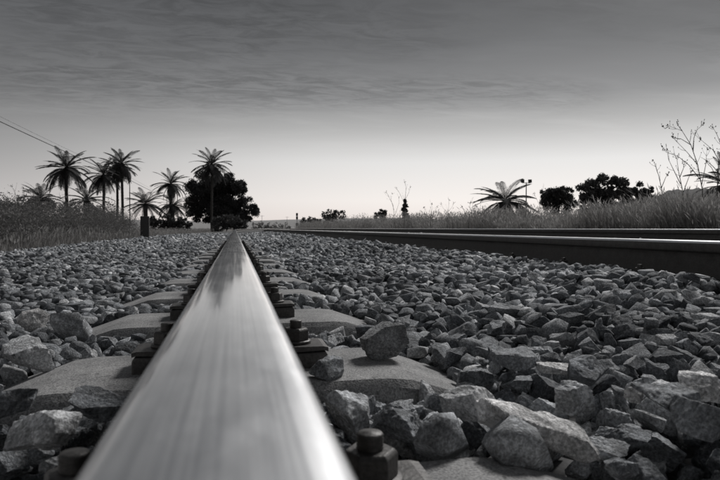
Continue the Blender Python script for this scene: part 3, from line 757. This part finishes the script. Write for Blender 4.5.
tree('bush', 85, 45, [(70, 212, 8), (84, 211, 8), (98, 212, 8), (112, 215, 7)], 'pale scrubby bush in front of the tall palm trunks', 'bush', M_SCRUB, .07, 5200, .05)

# ------------------------------------------------------------------ tall dry weeds
def weed(px, pyb, d, tips, label, r0=.010, nseed=1):
    x0, y0 = at(px, d); z0 = GZ - .05; root_v = Vector((x0, y0, z0)); A = Acc()
    q = np.random.default_rng(int(px * 7)); fwd = Vector((sy_, cy_, 0))
    def wp(tx, ty, j): X, Y = at(tx, d + j); return Vector((X, Y, zat(ty, d + j)))
    heads = Acc()
    for path in tips:
        j = q.uniform(-.25, .25); P = [wp(tx, ty, j * (i / len(path))) - root_v for i, (tx, ty) in enumerate(path)]
        for a_, b_ in zip(P[1:-1], P[2:]):
            for _ in range(3):
                st = a_.lerp(b_, q.uniform(0, 1)); L_ = (b_ - a_).length * q.uniform(.25, .6); dv = ((b_ - a_).normalized() + Vector(q.normal(0, .55, 3))).normalized(); md = st + dv * L_ * .5; en = st + dv * L_ + Vector((0, 0, L_ * .2))
                v, f = tube([st, md, en], [r0 * .32, r0 * .25, r0 * .16], 4); A.add(v, f)
                v, f = tube([en, en + Vector((0, 0, r0 * 1.6))], [r0 * .6, r0 * .5], 5); heads.add(v, f)
        n = len(P); v, f = tube(P, [r0 * (1 - .75 * i / (n - 1)) * (1 if path is tips[0] else .7) for i in range(n)], 5); A.add(v, f)
        if nseed:
            e = P[-1]
            for _ in range(5):
                t = e + Vector(q.normal(0, .018, 3)); v, f = tube([e, t], [.002, .0015], 3); A.add(v, f)
                v, f = tube([t, t + Vector((0, 0, .016))], [.007, .006], 5); heads.add(v, f)
    o = link('dry_weed', None, None, root_v, label, 'weed', 'tall dry weeds on the bank')
    link('stem', A.mesh('stem', M_STALK), o)
    if heads.v: link('seed_heads', heads.mesh('seed_heads', M_STALK), o, kind='stuff')
    return o
weed(703, 205, 10.5, [[(703, 232), (702, 190), (697, 165), (690, 145), (681, 131), (667, 126)], [(692, 150), (693, 138), (696, 130), (703, 124)], [(697, 165), (686, 152), (671, 137)], [(700, 180), (688, 165), (678, 157), (665, 152), (661, 147)], [(690, 145), (680, 139), (672, 138)], [(701, 186), (705, 165), (706, 150)], [(667, 127), (664, 129), (662, 127)], [(681, 131), (678, 127), (676, 124)]], 'tallest forked dry weed on the right bank, bare against the sky')
weed(684, 205, 10.5, [[(686, 232), (682, 190), (678, 172), (676, 158)], [(680, 184), (674, 172), (668, 160), (666, 150)], [(683, 192), (688, 178), (692, 170)], [(679, 178), (683, 168), (684, 162)]], 'shorter branching dry weed left of the tallest weed')
weed(664, 205, 10.8, [[(668, 232), (662, 192), (658, 175), (653, 161)], [(661, 188), (665, 178), (667, 174)]], 'thin leaning dry stalk, leftmost of the weeds on the right bank')
weed(718, 205, 10.0, [[(716, 232), (717, 185), (718, 160), (712, 150), (700, 140)], [(718, 165), (722, 150), (716, 135), (712, 128)], [(717, 180), (711, 168), (706, 163)], [(717, 185), (722, 175), (726, 166)]], 'branching dry weed cut by the right edge of the picture')
weed(404, 215, 22, [[(404, 232), (405, 200), (406, 188), (405, 182)], [(405, 205), (400, 194), (396, 188)], [(405, 200), (409, 192), (410, 187)]], 'slender dry weed rising above the pointed conifer', .009)
weed(394, 215, 22, [[(396, 232), (393, 205), (388, 195), (386, 192)], [(394, 210), (391, 200), (392, 194)], [(395, 215), (399, 203), (399, 197)]], 'thin branching weed left of the pointed conifer', .008)
weed(22, 205, 16, [[(24, 232), (20, 205), (15, 192), (12, 186)], [(21, 208), (25, 196), (24, 188)], [(20, 205), (10, 198), (5, 196)], [(22, 212), (30, 200), (34, 196)]], 'wispy weed at far left before the short palm', .008)
for i, (px, ty) in enumerate(((2, 200), (430, 204), (447, 200), (468, 203), (540, 190), (570, 188), (620, 187))):
    d = 14 + (i % 3) * 3; weed(px, 215, d, [[(px, 232), (px + 1, (ty + 232) / 2), (px + 2, ty)], [(px + 1, (ty + 232) / 2 - 2), (px - 4, ty + 8), (px - 6, ty + 4)], [(px + 1, ty + 12), (px + 5, ty + 7), (px + 7, ty + 3)]],
        ['lone thin weed at the left edge of the picture', 'thin weed just right of the pointed conifer', 'thin weed on the bank well left of the broad young palm', 'thin weed just left of the broad young palm', 'thin weed beside the floodlight mast', 'thin weed before the compact round tree', 'thin weed before the largest leafy tree'][i], .006)

# ------------------------------------------------------------------ marker post, poles, wires, signal, mast
def simple(name, px, d, label, cat, builder, zb=GZ - .03, group=None):
    x, y = at(px, d); o = link(name, None, None, (x, y, zb), label, cat, group); builder(o); return o
def post_b(o):
    bm = bmesh.new(); bm_box(bm, -.13, .13, -.07, .07, 0, .75); bev(bm, .012, 2); link('slab', bm_mesh('slab', bm, M_POST), o)
    bm = bmesh.new(); bm_box(bm, -.20, .20, -.12, .12, -.05, .10); bev(bm, .02, 2); link('footing', bm_mesh('footing', bm, M_CONC), o)
simple('marker_post', 145, 19.5, 'dark upright marker post at the left edge of the ballast', 'post', post_b, -.13)
POLES = [(-62, 38, 9.1), (130, 86, 7.45), (167, 132, 7.3)]
def pole_b(h, r):
    def f(o):
        A = Acc(); v, fa = tube([(0, 0, 0), (0, 0, h * .5), (0, 0, h)], [r, r * .85, r * .7], 10); A.add(v, fa); link('shaft', A.mesh('shaft', M_POLE, True), o)
        for dz in (.12, .55):
            B = Acc(); v, fa = tube([(0, 0, h - dz), (.16, 0, h - dz), (.2, 0, h - dz + .1)], [.012] * 3, 6); B.add(v, fa); link('bracket', B.mesh('bracket', M_STEEL), o)
    return f
labs = ['wooden line pole beyond the left edge of the picture', 'thin line pole right of the twin date palms', 'far line pole behind the round crowned palm']
tops = []
for (px, d, h), lb in zip(POLES, labs):
    o = simple('line_pole', px, d, lb, 'pole', pole_b(h, .075), GZ - .06, 'line poles'); tops.append(Vector(o.location) + Vector((.2, 0, h - .02)))
def wire(dz, r, label, sag):
    A = Acc()
    for a, b in zip(tops[:-1], tops[1:]):
        P = [a.lerp(b, i / 24) + Vector((0, 0, dz - 4 * sag * (i / 24) * (1 - i / 24))) for i in range(25)]; v, f = tube(P, [r] * 25, 6); A.add(v, f)
    link('overhead_wire', A.mesh('overhead_wire', M_WIRE), None, None, label, 'wire', 'overhead wires')
wire(-.43, .03, 'thick black overhead cable sloping down from the left edge to the palms', .1)
wire(0, .009, 'fine overhead wire just above the thick cable at left', .2)
def signal_b(o):
    A = Acc(); v, f = tube([(0, 0, 0), (0, 0, 4.1)], [.07, .06], 8); A.add(v, f); link('mast', A.mesh('mast', M_STEEL), o)
    for z in (3.75, 2.95):
        bm = bmesh.new(); bm_box(bm, -.24, .24, -.10, .10, z - .36, z + .36); bev(bm, .06, 3); h = link('signal_head', bm_mesh('signal_head', bm, M_POST), o)
        for k in (-.17, .17):
            bm = bmesh.new(); bmesh.ops.create_cone(bm, cap_ends=True, segments=14, radius1=.10, radius2=.10, depth=.16, matrix=Matrix.Translation((0, -.16, z + k)) @ Matrix.Rotation(R(90), 4, 'X')); link('lens', bm_mesh('lens', bm, M_GLASS), h)
    bm = bmesh.new(); bm_box(bm, -.28, .28, -.05, .05, 1.0, 1.7); link('cabinet', bm_mesh('cabinet', bm, M_POST), o)
simple('railway_signal', 297, 150, 'dark railway signal with two light heads on a mast, far down the line', 'signal', signal_b)
def short_b(o):
    bm = bmesh.new(); bm_box(bm, -.5, .5, -.3, .3, 0, 2.3); bev(bm, .05); link('body', bm_mesh('body', bm, M_POST), o)
    bm = bmesh.new(); bm_box(bm, -.58, .58, -.38, .38, 2.3, 2.45); link('cap', bm_mesh('cap', bm, M_POST), o)
simple('line_side_cabinet', 319, 135, 'dark upright trackside cabinet left of the small round bush', 'cabinet', short_b)
def mast_b(o):
    A = Acc(); v, f = tube([(0, 0, 0), (0, 0, 9.6)], [.16, .09], 8); A.add(v, f); link('mast', A.mesh('mast', M_STEEL), o)
    A = Acc(); v, f = tube([(-.9, 0, 9.5), (.9, 0, 9.5)], [.06, .06], 6); A.add(v, f); link('crossbar', A.mesh('crossbar', M_STEEL), o)
    for x in (-.8, .8, ):
        bm = bmesh.new(); bm_box(bm, x - .32, x + .32, -.2, .2, 9.55, 10.2); bev(bm, .05); link('floodlight', bm_mesh('floodlight', bm, M_POST), o)
simple('floodlight_mast', 526, 125, 'floodlight mast with two lamps on a crossbar behind the young palm', 'light mast', mast_b)
for i, px in enumerate((262, 287)):
    def lp(o):
        A = Acc(); v, f = tube([(0, 0, 0), (0, 0, 4.2)], [.05, .04], 6); A.add(v, f); link('shaft', A.mesh('shaft', M_STEEL), o)
        A = Acc(); v, f = tube([(-.6, 0, 4.0), (.6, 0, 4.0)], [.03, .03], 5); A.add(v, f); link('arm', A.mesh('arm', M_STEEL), o)
    simple('thin_pole', px, 200 if i else 180, ['thin far pole left of the railway signal nearest the pine', 'thin far pole immediately left of the railway signal'][i], 'pole', lp, group='far poles')
